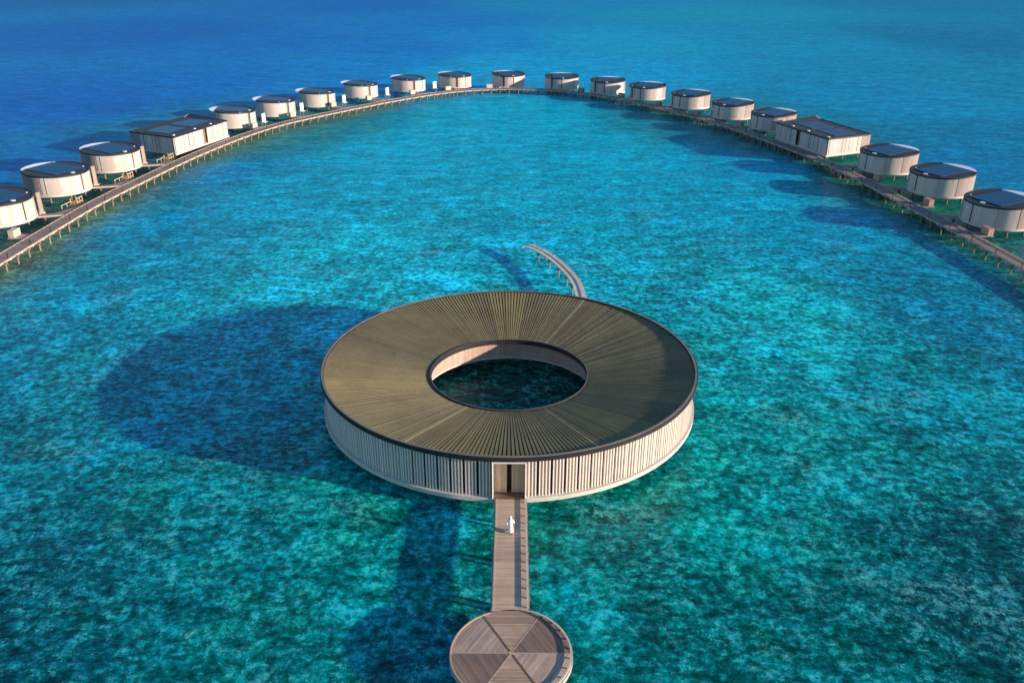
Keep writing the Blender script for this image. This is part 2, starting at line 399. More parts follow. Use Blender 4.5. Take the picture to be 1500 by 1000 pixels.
# ---------------------------------------------------------------- ring building
RC = (-.29, 82.1)
SEAMS = (201, 51, 245)
def ring():
    root = empty('ring_pavilion', (RC[0], RC[1], 0), 0, 'large ring-shaped pavilion with radial plank roof and pale finned wall', 'pavilion')
    RO, RI = 20.0, 8.5
    ZO, ZI = 5.42, 3.60                      # roof plank heights at the outer and inner edge
    zr = lambda r: ZI + (ZO - ZI) * (r - RI) / (RO - RI)
    # sloping roof base
    mb = MB(); n = 240
    for i in range(n):
        a, b = 2 * PI * i / n, 2 * PI * (i + 1) / n
        q = lambda r, t, z: (r * math.cos(t), r * math.sin(t), z)
        r0, r1 = RI + .05, RO - .05
        mb.face([q(r0, a, zr(r0) - .12), q(r1, a, zr(r1) - .12), q(r1, b, zr(r1) - .12), q(r0, b, zr(r0) - .12)])
        mb.face([q(r0, b, zr(r0) - .45), q(r1, b, zr(r1) - .45), q(r1, a, zr(r1) - .45), q(r0, a, zr(r0) - .45)])
        mb.face([q(r0, a, zr(r0) - .45), q(r0, a, zr(r0) - .12), q(r0, b, zr(r0) - .12), q(r0, b, zr(r0) - .45)])
        mb.face([q(r1, b, zr(r1) - .45), q(r1, b, zr(r1) - .12), q(r1, a, zr(r1) - .12), q(r1, a, zr(r1) - .45)])
    mb.build('roof_base', M['roofbase'], root)
    # the planks
    mb = MB(); NP = 300; tones = []
    sectors = [random.random() for _ in range(24)]
    for i in range(NP):
        a = 2 * PI * i / NP + .003
        hw = PI / NP * .66
        r0, r1 = RI + .12, RO - .26
        P = []
        for r in (r0, r1):
            for s_ in (-1, 1):
                t = a + s_ * hw
                P.append((r * math.cos(t), r * math.sin(t)))
        z0, z1 = zr(r0), zr(r1)
        dz = random.uniform(-.012, .012)
        A = lambda p, z: (p[0], p[1], z)
        i0, i1, o0, o1 = P
        z0 += dz; z1 += dz
        fs = [[A(i0, z0), A(o0, z1), A(o1, z1), A(i1, z0)],
              [A(i0, z0 - .11), A(o0, z1 - .11), A(o0, z1), A(i0, z0)],
              [A(o1, z1 - .11), A(i1, z0 - .11), A(i1, z0), A(o1, z1)],
              [A(i1, z0 - .11), A(i0, z0 - .11), A(i0, z0), A(i1, z0)],
              [A(o0, z1 - .11), A(o1, z1 - .11), A(o1, z1), A(o0, z1)]]
        sct = sectors[int(i / NP * 24)]
        deg = math.degrees(a) % 360
        t = random.uniform(.94, 1.05) * (.93 + .14 * sct)
        warm = sct
        col = (.205 * t, (.176 + .008 * warm) * t, (.108 - .012 * warm) * t)
        if 84 < deg < 98: col = (col[0] * 1.35, col[1] * 1.33, col[2] * 1.1)      # newer planks at the back
        if i in (SEAMS): col = tuple(c * 1.7 for c in col) # pale seam strips
        if i == 77: col = tuple(c * .8 for c in col)
        for f in fs: mb.face(f); tones.append(col)
    me = bpy.data.meshes.new('roof_planking')
    me.from_pydata(mb.v, [], mb.f)
    ca = me.color_attributes.new('tone', 'FLOAT_COLOR', 'CORNER')
    k = 0
    for poly, c in zip(me.polygons, tones):
        for _ in poly.loop_indices: ca.data[k].color = (c[0], c[1], c[2], 1); k += 1
    me.materials.append(M['roofplank'])
    o = bpy.data.objects.new('roof_planking', me); C.objects.link(o); o.parent = root
    # outer fascia with parapet, and a thin lighter capping
    MB().arc(RO - .10, RO + .10, 0, 2 * PI, 5.08, 5.47, 240).build('roof_fascia', M['rim'], root)
    MB().arc(RO - .22, RO + .0, 0, 2 * PI, 5.473, 5.53, 240).build('roof_capping', plain('grey_capping', (.20, .175, .14), .4, .15, .6), root)
    MB().arc(RI - .04, RI + .10, 0, 2 * PI, 3.36, 3.76, 180).build('inner_fascia', M['rim'], root)
    MB().arc(RI + .0, RI + .12, 0, 2 * PI, 3.763, 3.785, 180).build('inner_capping', plain('grey_inner_capping', (.12, .11, .11), .35, .15, .6), root)
    # floor slab and its underbeam
    MB().arc(RI + 1.06, RO + .04, 0, 2 * PI, .78, 1.2, 240).build('floor_slab', M['slab'], root)
    MB().arc(RI + .88, RI + 1.05, 0, 2 * PI, 1.12, 3.4, 180).build('inner_wall', M['inner'], root)
    for j in range(24):
        a = 2 * PI * (j + .5) / 24
        MB().cyl((17.4 * math.cos(a), 17.4 * math.sin(a)), .22, -1.0, .82, 12).build('pile', M['pile'], root)
    # wall of pale fins: 97 panels, four fins each, dark slits between the panels
    def panel(a0, gap):
        back = MB(); fins = []
        P = 2 * PI / 100
        rb0, rb1 = 19.50, 19.56
        w = P - (gap / 19.7)
        back.arc(rb0, rb1, a0, a0 + w, 1.2, 5.2, 4)
        o = back.build('wall_panel', M['finback'], root)
        f = MB()
        for i in range(4):
            t = a0 + w * (i + .12) / 3.24
            f.prism([(x, y) for x, y in [
                (19.565 * math.cos(t - .0022), 19.565 * math.sin(t - .0022)),
                (19.75 * math.cos(t - .0026), 19.75 * math.sin(t - .0026)),
                (19.75 * math.cos(t + .0026), 19.75 * math.sin(t + .0026)),
                (19.565 * math.cos(t + .0022), 19.565 * math.sin(t + .0022))]], 1.203, 5.06)
        f.build('fins', M['fin'], o, smooth=0)
    P = 2 * PI / 100
    door_c = -PI / 2 + .004
    dw = .072                               # half angle of the doorway
    for i in range(97):
        span = 2 * PI - 2 * dw
        a0 = door_c + dw + span * i / 97
        near = abs(i - 48) > 41
        panel(a0 + .001, .27 if near else .12)
    # dark wall behind the slits
    MB().arc(19.30, 19.40, door_c + dw, door_c - dw + 2 * PI, 1.203, 5.2, 200).build('shadow_wall', M['dark'], root)
    # doorway
    dr = empty('doorway', (0, 0, 0)); 
    bpy.data.objects.remove(dr)
    X = 1.42
    fr = MB()
    fr.box((-X + .05, -19.62, 3.03), (.09, .9, 3.66)).box((X - .05 + .16, -19.62, 3.03), (.07, .9, 3.66)).box((.08, -19.62, 4.93), (2 * X + .2, .9, .08))
    fr.build('door_frame', M['white'], root)
    MB().prism([(-X + .12, -20.1), (X + .03, -20.1), (X + .03, -17.6), (-X + .12, -17.6)], 1.0, 1.215).build('porch_floor', planks('dark_porch_boards', (.17, .115, .08), .14, .25, .12, .1, axis='Y'), root)
    for s_, c0 in ((-1, -.70), (1, .88)):
        MB().box((c0, -18.95, 3.04), (1.16, .10, 3.65)).build('door_leaf', M['entry'], root)
    MB().box((.09, -18.5, 3.04), (.42, .06, 3.65)).build('door_opening', M['dark'], root)
    for s_ in (-1, 1):
        MB().box((s_ * (X - .03) + .08, -18.85, 3.04), (.08, .6, 3.65)).build('porch_side_wall', M['entry'], root)
    MB().box((.08, -18.75, 4.92), (2 * X, 1.0, .08)).build('porch_ceiling', M['entry'], root)
ring()

# ---------------------------------------------------------------- front boardwalk
def strip(mb, path, w, z0, z1, off=0.0):
    """solid strip along a polyline; u of the uv runs along it"""
    L = 0; rows = []
    for i, p in enumerate(path):
        a = path[max(i - 1, 0)]; b = path[min(i + 1, len(path) - 1)]
        d = Vector((b[0] - a[0], b[1] - a[1])).normalized(); nrm = Vector((-d.y, d.x))
        if i: L += math.dist(path[i - 1], p)
        l = Vector(p) + nrm * (off + w / 2); r = Vector(p) + nrm * (off - w / 2)
        rows.append((l, r, L))
    T = lambda v, z: (v.x, v.y, z)
    for (l, r, u), (l2, r2, u2) in zip(rows, rows[1:]):
        mb.face([T(r, z1), T(r2, z1), T(l2, z1), T(l, z1)], [(u, 0), (u2, 0), (u2, w), (u, w)])
        mb.face([T(l, z0), T(l2, z0), T(r2, z0), T(r, z0)], [(u, 0), (u2, 0), (u2, w), (u, w)])
        mb.face([T(l, z0), T(l, z1), T(l2, z1), T(l2, z0)], [(u, z0), (u, z1), (u2, z1), (u2, z0)])
        mb.face([T(r, z1), T(r, z0), T(r2, z0), T(r2, z1)], [(u, z1), (u, z0), (u2, z0), (u2, z1)])
    for (l, r, u), fl in ((rows[0], 0), (rows[-1], 1)):
        mb.face([T(l, z0), T(r, z0), T(r, z1), T(l, z1)])
    return mb

def resample(path, step):
    out = [path[0]]; acc = 0
    for a, b in zip(path, path[1:]):
        d = math.dist(a, b); t = step - acc
        while t <= d:
            out.append((a[0] + (b[0] - a[0]) * t / d, a[1] + (b[1] - a[1]) * t / d)); t += step
        acc = (acc + d) % step
    return out
def frames(path, step, start=0.0):
    """points with unit tangents every step metres"""
    L = start; pts = []; acc = 0; nxt = start
    for a, b in zip(path, path[1:]):
        d = math.dist(a, b)
        while nxt <= acc + d:
            t = (nxt - acc) / d
            pts.append(((a[0] + (b[0] - a[0]) * t, a[1] + (b[1] - a[1]) * t), ((b[0] - a[0]) / d, (b[1] - a[1]) / d)))
            nxt += step
        acc += d
    return pts

PLC = (0.02, 43.9)
def boardwalk():
    y0, y1 = 48.05, 62.05
    root = empty('straight_boardwalk', (-.06, 55, 0), 0, 'straight timber boardwalk leading from the round platform to the ring pavilion doorway', 'boardwalk')
    cx = -.06; HW = 1.37
    mb = MB(); strip(mb, [(cx, y0 - .02), (cx, y1)], 2 * HW, 1.06, 1.2)
    mb.move(-root.location.x, -55); mb.build('deck', M['deck'], root)
    for s_ in (-1, 1):
        MB().box((s_ * (HW + .035), (y0 + y1) / 2 - 55, 1.03), (.07, y1 - y0 - .02, .36)).build('edge_beam', M['kerb'], root)
    MB().box((-HW + .08, (y0 + y1) / 2 - 55, 1.235), (.10, y1 - y0 - .1, .065)).build('low_kerb', M['kerb'], root)
    MB().box((HW - .07, (y0 + y1) / 2 - 55, 1.35), (.13, y1 - y0 - .3, .08)).build('raised_kerb', M['kerbl'], root)
    n = 14
    for i in range(n):
        y = y1 - .5 - i * (y1 - y0 - .8) / (n - 1) - 55
        MB().box((HW - .07, y, 1.256), (.12, .12, .108)).build('kerb_block', M['kerb'], root)
    for i in range(3):
        y = y0 + 1.6 + i * 5.2 - 55
        m = MB(); m.box((0, y, .93), (3.0, .22, .24)); m.build('cap_beam', M['pile'], root)
        for s_ in (-1, 1): MB().cyl((s_ * 1.0, y), .13, -1.0, .81, 12).build('pile', M['pile'], root)
boardwalk()

def platform():
    root = empty('round_platform', (PLC[0], PLC[1], 0), 0, 'round timber platform in six plank wedges at the near end of the boardwalk', 'platform')
    RP = 4.25
    for kx in range(6):
        c = PI / 2 + kx * PI / 3
        poly = [(0.0 + .05 * math.cos(c), .05 * math.sin(c))]
        for i in range(13):
            t = c - PI / 6 + PI / 3 * i / 12
            rr = RP - .06
            poly.append((rr * math.cos(t) - 0.0, rr * math.sin(t)))
        # pull the wedge a little off the spokes
        poly = [(x + .045 * math.cos(c), y + .045 * math.sin(c)) for x, y in poly]
        cs, sn = math.cos(c), math.sin(c)
        uvf = lambda x, y, cs=cs, sn=sn, kx=kx: (x * cs + y * sn + kx * 13.3, -x * sn + y * cs)
        MB().prism(poly, 1.07, 1.2, uvf).build('deck_wedge', M['wedge%d' % (kx % 3)], root)
        a = c - PI / 6
        MB().box((2.1 * math.cos(a), 2.1 * math.sin(a), 1.125), (4.12, .15 if kx % 3 == 1 else .09, .17), a).build('spoke', M['spoke'] if kx % 3 == 1 else M['kerb'], root)
    MB().cyl((0, 0), .19, 1.18, 1.216, 6).build('centre_cap', M['timber'], root)
    MB().arc(RP - .05, RP + .03, 0, 2 * PI, .86, 1.19, 96).build('edge_beam', M['slab2'], root)
    MB().arc(3.88, RP - .06, R(-160), R(72), 1.3, 1.38, 60).build('raised_kerb', M['kerb'], root) if False else None
    MB().arc(RP - .17, RP - .03, R(-110), R(70), 1.31, 1.39, 64).build('raised_kerb', M['kerbl'], root)
    for i in range(15):
        a = R(-108 + i * 12.6)
        MB().box(((RP - .10) * math.cos(a), (RP - .10) * math.sin(a), 1.256), (.12, .12, .108), a).build('kerb_block', M['kerb'], root)
    MB().arc(RP - .12, RP - .02, R(112), R(238), 1.203, 1.25, 40).build('low_kerb', M['timber2'], root)
    for i in range(8):
        a = R(22.5 + 45 * i)
        MB().cyl((3.5 * math.cos(a), 3.5 * math.sin(a)), .14, -1.0, 1.07, 12).build('pile', M['pile'], root)
M['wedge0'] = planks('wedge_boards_brown', (.48, .34, .24), .14, .75, .15, .10, group=.7, col2=(.37, .26, .185))
M['wedge1'] = planks('wedge_boards_pale', (.52, .375, .28), .14, .75, .17, .10, group=.42, col2=(.38, .29, .24))
M['wedge2'] = planks('wedge_boards_grey', (.28, .185, .135), .14, .75, .2, .10, group=.28, col2=(.19, .14, .12))
M['spoke'] = plain('dark_spoke', (.13, .085, .06), .7, .2, 2)
M['slab2'] = plain('grey_edge', (.42, .38, .34), .7, .12, 1)
M['timber2'] = plain('warm_timber', (.50, .36, .24), .7, .15, 2)
platform()

# ---------------------------------------------------------------- curved pier behind the ring
def pier():
    root = empty('curved_pier', (9, 115, 0), 0, 'narrow curved jetty sweeping out behind the ring pavilion and ending in open water', 'jetty')
    P = [(9.4, 102.3), (9.75, 107), (9.74, 112), (9.45, 116.9), (8.5, 121.4), (6.9, 126.6), (4.9, 131.0), (2.75, 133.9)]
    path = [(x - 9, y - 115) for x, y in spline(P, 8)]
    strip(MB(), path, 1.5, 1.06, 1.2).build('deck', M['pierdeck'], root)
    strip(MB(), path, .11, 1.31, 1.39, -.62).build('raised_kerb', M['kerbl'], root)
    for p, t in frames(path, 1.15, .4):
        a = math.atan2(t[1], t[0])
        MB().box((p[0] + t[1] * .62, p[1] - t[0] * .62, 1.256), (.1, .1, .108), a).build('kerb_block', M['kerb'], root)
    strip(MB(), path, .07, 1.203, 1.25, .70).build('low_kerb', M['kerbl'], root)
    e = path[-1]; t = Vector((path[-1][0] - path[-2][0], path[-1][1] - path[-2][1])).normalized()
    MB().box((e[0] + t.x * .25, e[1] + t.y * .25, 1.10), (.5, 2.6, .16), math.atan2(t.y, t.x)).build('end_step', M['kerbl'], root)
    for p, t in frames(path, 4.0, 1.5):
        a = math.atan2(t[1], t[0])
        o = MB().box((p[0], p[1], .93), (.22, 2.0, .22), a).build('cap_beam', M['pile'], root)
        for s_ in (-1, 1):
            MB().cyl((p[0] + t[1] * .7 * s_, p[1] - t[0] * .7 * s_), .12, -1.0, .81, 10).build('pile', M['pile'], root)
M['pierdeck'] = planks('pier_boards', (.78, .64, .55), .16, .7, .1, .1, group=1.5)
pier()

# ---------------------------------------------------------------- the long walkway
def walkway():
    root = empty('arched_walkway', (0, 220, 0), 0, 'long timber walkway on piles curving round the lagoon past all the villas', 'walkway')
    path = [(x, y - 220) for x, y in WPATH]
    strip(MB(), path, 2.5, 1.04, 1.2).build('deck', M['walk'], root)
    # path runs left arm -> apex -> right arm, so the lagoon is on its right hand (negative offset)
    strip(MB(), path, .10, .86, 1.17, -1.31).build('edge_beam', M['edgew'], root)
    strip(MB(), path, .10, .86, 1.17, 1.31).build('edge_beam', M['edgew'], root)
    strip(MB(), path, .12, 1.32, 1.39, 1.12).build('raised_kerb', M['kerb'], root)
    fr = frames(path, 3.5, 1.0)
    order = sorted(range(len(fr)), key=lambda i: math.dist((0, 0), (fr[i][0][0], fr[i][0][1] + 220)))
    near = set(i for i in order if fr[i][0][1] + 220 > 108)
    near = set([i for i in order if i in near][:98])
    rest = MB(); lrest = MB(); posts = 0
    for i, (p, t) in enumerate(fr):
        a = math.atan2(t[1], t[0])
        m = MB() if i in near else rest
        m.box((p[0], p[1], .90), (.26, 3.7, .27), a)
        for s_ in (-1.45, 1.1):
            m.cyl((p[0] - t[1] * s_ * 1.05, p[1] + t[0] * s_ * 1.05), .15, -1.0, .765, 10)
        if i in near: m.build('pile_trestle', M['pile'], root)
        q = (p[0] + t[0] * 1.75, p[1] + t[1] * 1.75)
        l = MB() if i in near else lrest
        l.box((q[0] + t[1] * 1.44, q[1] - t[0] * 1.44, .98), (.2, .14, .2), a)
        if i in near: l.build('edge_lamp', M['white'], root)
    sset(rest.build('far_trestles', M['pile'], root), kind='stuff')
    sset(lrest.build('far_edge_lamps', M['white'], root), kind='stuff')
    ps = frames(path, 7.0, 2.7)
    for p, t in ps:
        if len(ps) > 100: break
        a = math.atan2(t[1], t[0])
        MB().box((p[0] + t[1] * 1.12, p[1] - t[0] * 1.12, 1.66), (.09, .09, .92), a).build('light_post', M['dark'], root)
    kb = MB()
    for p, t in frames(path, 1.4, .5):
        a = math.atan2(t[1], t[0])
        kb.box((p[0] - t[1] * 1.12, p[1] + t[0] * 1.12, 1.26), (.12, .12, .118), a)
    sset(kb.build('kerb_blocks', M['kerb'], root), kind='stuff')
M['edgew'] = plain('walkway_edge_timber', (.42, .32, .24), .7, .15, .8)
walkway()

# ---------------------------------------------------------------- round villas
RV = 6.24
def make_villa(sgn):
    """sea side is local +x; sgn mirrors the plan (+1 / -1)"""
    root = empty('round_villa', (0, 0, 0))
    tilt = .065
    zt = lambda x, y: tilt * x
    def rng(a, b):
        a, b = R(a) * sgn, R(b) * sgn
        return (a, b) if a < b else (b, a)
    def P(r, deg): return (r * math.cos(R(deg) * sgn), r * math.sin(R(deg) * sgn))
    CH = 45.0
    # floor: pale drum under the walls
    MB().cyl((0, 0), RV + .02, 1.08, 1.50, 72).build('floor_slab', M['slab'], root)
    # walls: from one end of the terrace round the landward side to the other
    def wall(name, a, b, m, r=RV - .06, z0=1.503, th=.16, n=40):
        a, b = rng(a, b)
        mb = MB()
        nn = max(2, int(abs(b - a) / R(5)))
        for i in range(nn):
            pass
        # top follows the tilted roof
        mb2 = MB()
        prev = None
        for i in range(nn + 1):
            t = a + (b - a) * i / nn
            c, s_ = math.cos(t), math.sin(t)
            row = []
            for rr in (r, r - th):
                x, y = rr * c, rr * s_
                row.append(((x, y, z0), (x, y, 5.20 + zt(x, y))))
            if prev:
                (ob, ot), (ib, it) = row; (pob, pot), (pib, pit) = prev[0]
                u0, u1 = prev[1] * r, t * r
                mb2.face([pob, ob, ot, pot], [(u0, z0), (u1, z0), (u1, 5.2), (u0, 5.2)])
                mb2.face([ib, pib, pit, it], [(u1, z0), (u0, z0), (u0, 5.2), (u1, 5.2)])
                mb2.face([pot, ot, it, pit])
                mb2.face([pib, ib, ob, pob])
            else:
                (ob, ot), (ib, it) = row
                mb2.face([ib, ob, ot, it])
            prev = (row, t)
        (ob, ot), (ib, it) = prev[0]
        mb2.face([ob, ib, it, ot])
        return mb2.build(name, m, root)
    wall('wall', 107 + 12 if sgn < 0 else 107, 139.6, M['villa_wall']) if False else None
    # rel angles: door at 142, drain slot at 177, slatted opening at 253 (=-107), screens to the chord ends
    wall('wall', CH + 6, 138.0, M['villa_wall'])
    wall('wall', 146.2, 175.4, M['villa_wall'])
    wall('wall', 178.0, 253.0 if sgn > 0 else 243.6, M['villa_wall'])
    wall('terrace_screen', 253.4, 360 - CH - 6, M['screen'], r=RV - .02)
    wall('door', 138.0, 146.2, M['door'], r=RV - .35)
    wall('drain_slot', 175.4, 178.0, M['dark'], r=RV - .10, th=.06)
    if sgn < 0:   # narrow slatted strip with dark gaps
        wall('slot', 243.6, 245.2, M['dark'], r=RV - .12, th=.06)
        wall('slatted_strip', 245.2, 251.6, M['striped'], r=RV - .08)
        wall('slot', 251.6, 253.4, M['dark'], r=RV - .12, th=.06)
    # glass front behind the terrace
    xg = RV * math.cos(R(CH + 6)) - .1
    yg = RV * math.sin(R(CH + 6)) - .25
    MB().prism([(xg - .08, -yg), (xg, -yg), (xg, yg), (xg - .08, yg)], 1.503, 4.95).build('glass_front', M['glass'], root)
    # roof: disc cut by the chord, raised dark edge
    xc = RV * math.cos(R(CH))
    poly = [(RV * math.cos(R(t)) * .99, RV * math.sin(R(t)) * .99) for t in [CH + (360 - 2 * CH) * i / 60 for i in range(61)]]
    MB().prism(poly, [5.22 + zt(*p) for p in poly], [5.36 + zt(*p) for p in poly]).build('roof', M['roof_dark'], root)
    MB().arc(RV - .12, RV + .03, R(CH), R(360 - CH), 5.16, 5.46, 90, zt).build('roof_rim', M['rim'], root)
    # white canopy crescent, curling up a little towards the sea
    mb = MB(); n = 28
    def hgt(x, y): return 5.36 + zt(x, y) + max(0, (x - xc)) * .015
    top = []; 
    for i in range(n + 1):
        t = R(-CH + 2 * CH * i / n)
        xo, yo = RV * math.cos(t), RV * math.sin(t)
        row = []
        for s_ in range(6):
            f_ = s_ / 5
            x = xc + .02 + (xo - xc - .02) * f_
            row.append((x, yo, hgt(x, yo)))
        top.append(row)
    for i in range(n):
        for s_ in range(5):
            q = [top[i][s_], top[i][s_ + 1], top[i + 1][s_ + 1], top[i + 1][s_]]
            mb.face(q)
            mb.face([(x, y, z - .16) for x, y, z in q[::-1]])
        a, b = top[i][5], top[i + 1][5]
        mb.face([(a[0], a[1], a[2] - .16), (b[0], b[1], b[2] - .16), b, a])
        a, b = top[i][0], top[i + 1][0]
        mb.face([a, b, (b[0], b[1], b[2] - .16), (a[0], a[1], a[2] - .16)])
    mb.build('canopy', M['canopy'], root)
    # solar array: rows parallel to the chord-normal, filling a rectangle behind the chord
    nrow = 8; x0, x1 = -3.9, xc - .25; half = 3.55
    for j in range(nrow):
        ya = -half + (2 * half) * j / nrow + .06; yb = -half + (2 * half) * (j + 1) / nrow - .06
        lim = lambda yy: -math.sqrt(max(0, (RV - .9) ** 2 - yy * yy))
        xa = max(x0, lim(max(abs(ya), abs(yb)))); xb = x1
        pl = [(xa, ya), (xb, ya), (xb, yb), (xa, yb)]
        MB().prism(pl, [5.42 + zt(*p) for p in pl], [5.50 + zt(*p) for p in pl]).build('solar_panel', M['solar'], root)
    p = P(4.55, 181)
    MB().cyl((p[0], p[1]), .46, 5.30 + zt(*p), 5.43 + zt(*p), 18).build('skylight', M['white'], root)
    p = P(5.3, 120)
    MB().cyl((p[0], p[1]), .14, 5.30 + zt(*p), 5.47 + zt(*p), 10).build('roof_vent', M['white'], root)
    # terrace furniture hidden; terrace rail post row kept simple: steps ladder to water
    for (r, d) in ((4.9, 20), (4.9, 65), (4.9, 110), (4.9, 155), (4.9, 200), (4.9, 245), (4.9, 290), (4.9, 335)):
        q = P(r, d)
        MB().cyl(q, .17, -1.0, 1.08, 10).build('pile', M['pile'], root)
    return root
k = NT('striped_slats')
uv = k.n('ShaderNodeUVMap').outputs[0]; sp = k.n('ShaderNodeSeparateXYZ'); k.l(uv, sp.inputs[0])
fr_ = k.math('FRACT', k.math('DIVIDE', sp.outputs[0], .19)); st = k.math('LESS_THAN', fr_, .45)
M['striped'] = k.bsdf(k.mix(st, (.9, .85, .78, 1), (.06, .05, .05, 1)), .6)

VILLAS = [  # x, y, facing azimuth (deg, sea side), mirrored, label
 (-93.6, 148.6, 160, 1, 'round white villa cut off by the left edge of the picture'),
 (-93.2, 170.1, 160, 1, 'round white villa with slatted wall strip, second in the left row from the near end'),
 (-91.1, 190.6, 157, 1, 'round white villa with slatted wall strip, next before the left rectangular villa'),
 (-79.7, 244.3, 189, 0, 'round white villa just beyond the left rectangular villa, partly behind it'),
 (-72.9, 263.3, 182, 0, 'round white villa, second beyond the left rectangular villa'),
 (-64.1, 281.2, 178, 0, 'round white villa, third beyond the left rectangular villa'),
 (-53.0, 300.0, 170, 0, 'round white villa, fourth beyond the left rectangular villa'),
 (-38.0, 315.6, 154, 0, 'round white villa with a thin crescent, second to the left of the walkway apex'),
 (-21.8, 325.3, 139, 0, 'round white villa with a brown door, next left of the walkway apex'),
 (-1.8, 328.2, 112, 0, 'farthest round villa at the very apex of the walkway, dark doorway left of centre'),
 (18.0, 322.2, 90, 0, 'round villa next right of the walkway apex, slanting shadow on its wall'),
 (33.9, 311.8, 77, 0, 'round villa, second right of the walkway apex, a shadow across its wall'),
 (46.1, 298.3, 64, 0, 'round villa, third right of the walkway apex, mostly sunlit wall'),
 (57.5, 280.3, 50, 0, 'round villa, fourth right of the walkway apex'),
 (66.6, 261.5, 41, 0, 'round villa, fifth right of the walkway apex'),
 (73.8, 243.2, 34, 0, 'round villa partly hidden behind the right rectangular villa'),
 (85.7, 192.0, 24, 0, 'round villa just in front of the right rectangular villa'),
 (88.5, 172.0, 21, 0, 'round villa, second in front of the right rectangular villa, whole in the picture'),
 (89.0, 149.8, 19, 0, 'round villa cut off by the right edge of the picture'),
]
protoA = make_villa(1)
protoB = make_villa(-1)
usedA = usedB = False
for (x, y, az, mir, lab) in VILLAS:
    if mir:
        o = protoB if not usedB else copy_tree(protoB); usedB = True
    else:
        o = protoA if not usedA else copy_tree(protoA); usedA = True
    o.location = (x, y, 0); o.rotation_euler = (0, 0, R(az))
    sset(o, lab, 'villa', 'round villas along the walkway')

# access decks from the doors to the walkway
def nearest_on_path(p, d):
    """first hit of the ray p + d*t with the walkway line"""
    best = None
    for a, b in zip(WPATH, WPATH[1:]):
        ex, ey = b[0] - a[0], b[1] - a[1]
        den = d[0] * ey - d[1] * ex
        if abs(den) < 1e-9: continue
        t = ((a[0] - p[0]) * ey - (a[1] - p[1]) * ex) / den
        s_ = ((a[0] - p[0]) * d[1] - (a[1] - p[1]) * d[0]) / den
        if t > 0 and 0 <= s_ <= 1 and (best is None or t < best[0]): best = (t, (ex / math.hypot(ex, ey), ey / math.hypot(ex, ey)))
    return best
ORD = ['second', 'third', 'fourth', 'fifth', 'sixth', 'seventh', 'eighth', 'ninth', 'tenth', 'eleventh', 'twelfth', 'thirteenth', 'fourteenth', 'fifteenth', 'sixteenth', 'seventeenth', 'eighteenth', 'nineteenth']
for i, (x, y, az, mir, lab) in enumerate(VILLAS):
    a = R(az + (-142 if mir else 142))
    d = (math.cos(a), math.sin(a))
    hit = nearest_on_path((x, y), d)
    if not hit or hit[0] > 26:
        px = min(WPATH, key=lambda q: math.dist(q, (x, y)))
        dd = math.dist(px, (x, y)); d = ((px[0] - x) / dd, (px[1] - y) / dd)
        hit = nearest_on_path((x, y), d)
    t, e = hit
    den = abs(d[0] * e[1] - d[1] * e[0])
    s0 = RV + .06; s1 = t - 1.42 / max(den, .3)
    if s1 - s0 < .8: s1 = s0 + .8
    nx, ny = -d[1], d[0]
    root = empty('access_deck', (x + d[0] * s0, y + d[1] * s0, 0), 0, 'plank access deck to the %s round villa counted from the left' % (ORD[i - 1] if i else 'first'), 'deck', 'access decks between walkway and villas')
    W = 1.0
    L = s1 - s0
    sg = 1 if e[0] * nx + e[1] * ny > 0 else -1
    # trapezoid flaring along the walkway edge
    e1 = (e[0] * 1.0, e[1] * 1.0)
    A_ = (nx * W, ny * W); B_ = (-nx * W, -ny * W)
    k1 = (d[0] * L + e1[0] * -sg * W * 1.1, d[1] * L + e1[1] * -sg * W * 1.1)
    flare = 7.0 if i < 9 else 4.5
    k2 = (d[0] * L + e1[0] * flare, d[1] * L + e1[1] * flare) if e[1] * 1 > 0 or i >= 9 else (d[0] * L + e1[0] * flare, d[1] * L + e1[1] * flare)
    mid = (d[0] * L * .55 + nx * W * sg, d[1] * L * .55 + ny * W * sg)
    poly = [(-nx * W * sg, -ny * W * sg), k1, k2, mid, (nx * W * sg, ny * W * sg)]
    area = sum(p[0] * q[1] - q[0] * p[1] for p, q in zip(poly, poly[1:] + poly[:1]))
    if area < 0: poly = poly[::-1]
    ca, sa = d
    MB().prism(poly, 1.05, 1.19, lambda X, Y: (X * ca + Y * sa, -X * sa + Y * ca)).build('deck', M['pad'], root, smooth=0)
    for f_ in (.25, .8):
        for s_ in (-1, 1):
            MB().cyl((d[0] * L * f_ + nx * .7 * s_, d[1] * L * f_ + ny * .7 * s_), .13, -1.0, 1.05, 10).build('pile', M['pile'], root)
    strip(MB(), [(nx * W * sg * -.93, ny * W * sg * -.93), (k1[0] + d[0] * -.05 + nx * .1 * sg, k1[1] - d[1] * .05 + ny * .1 * sg)], .1, 1.193, 1.33).build('kerb', M['kerbl'], root)


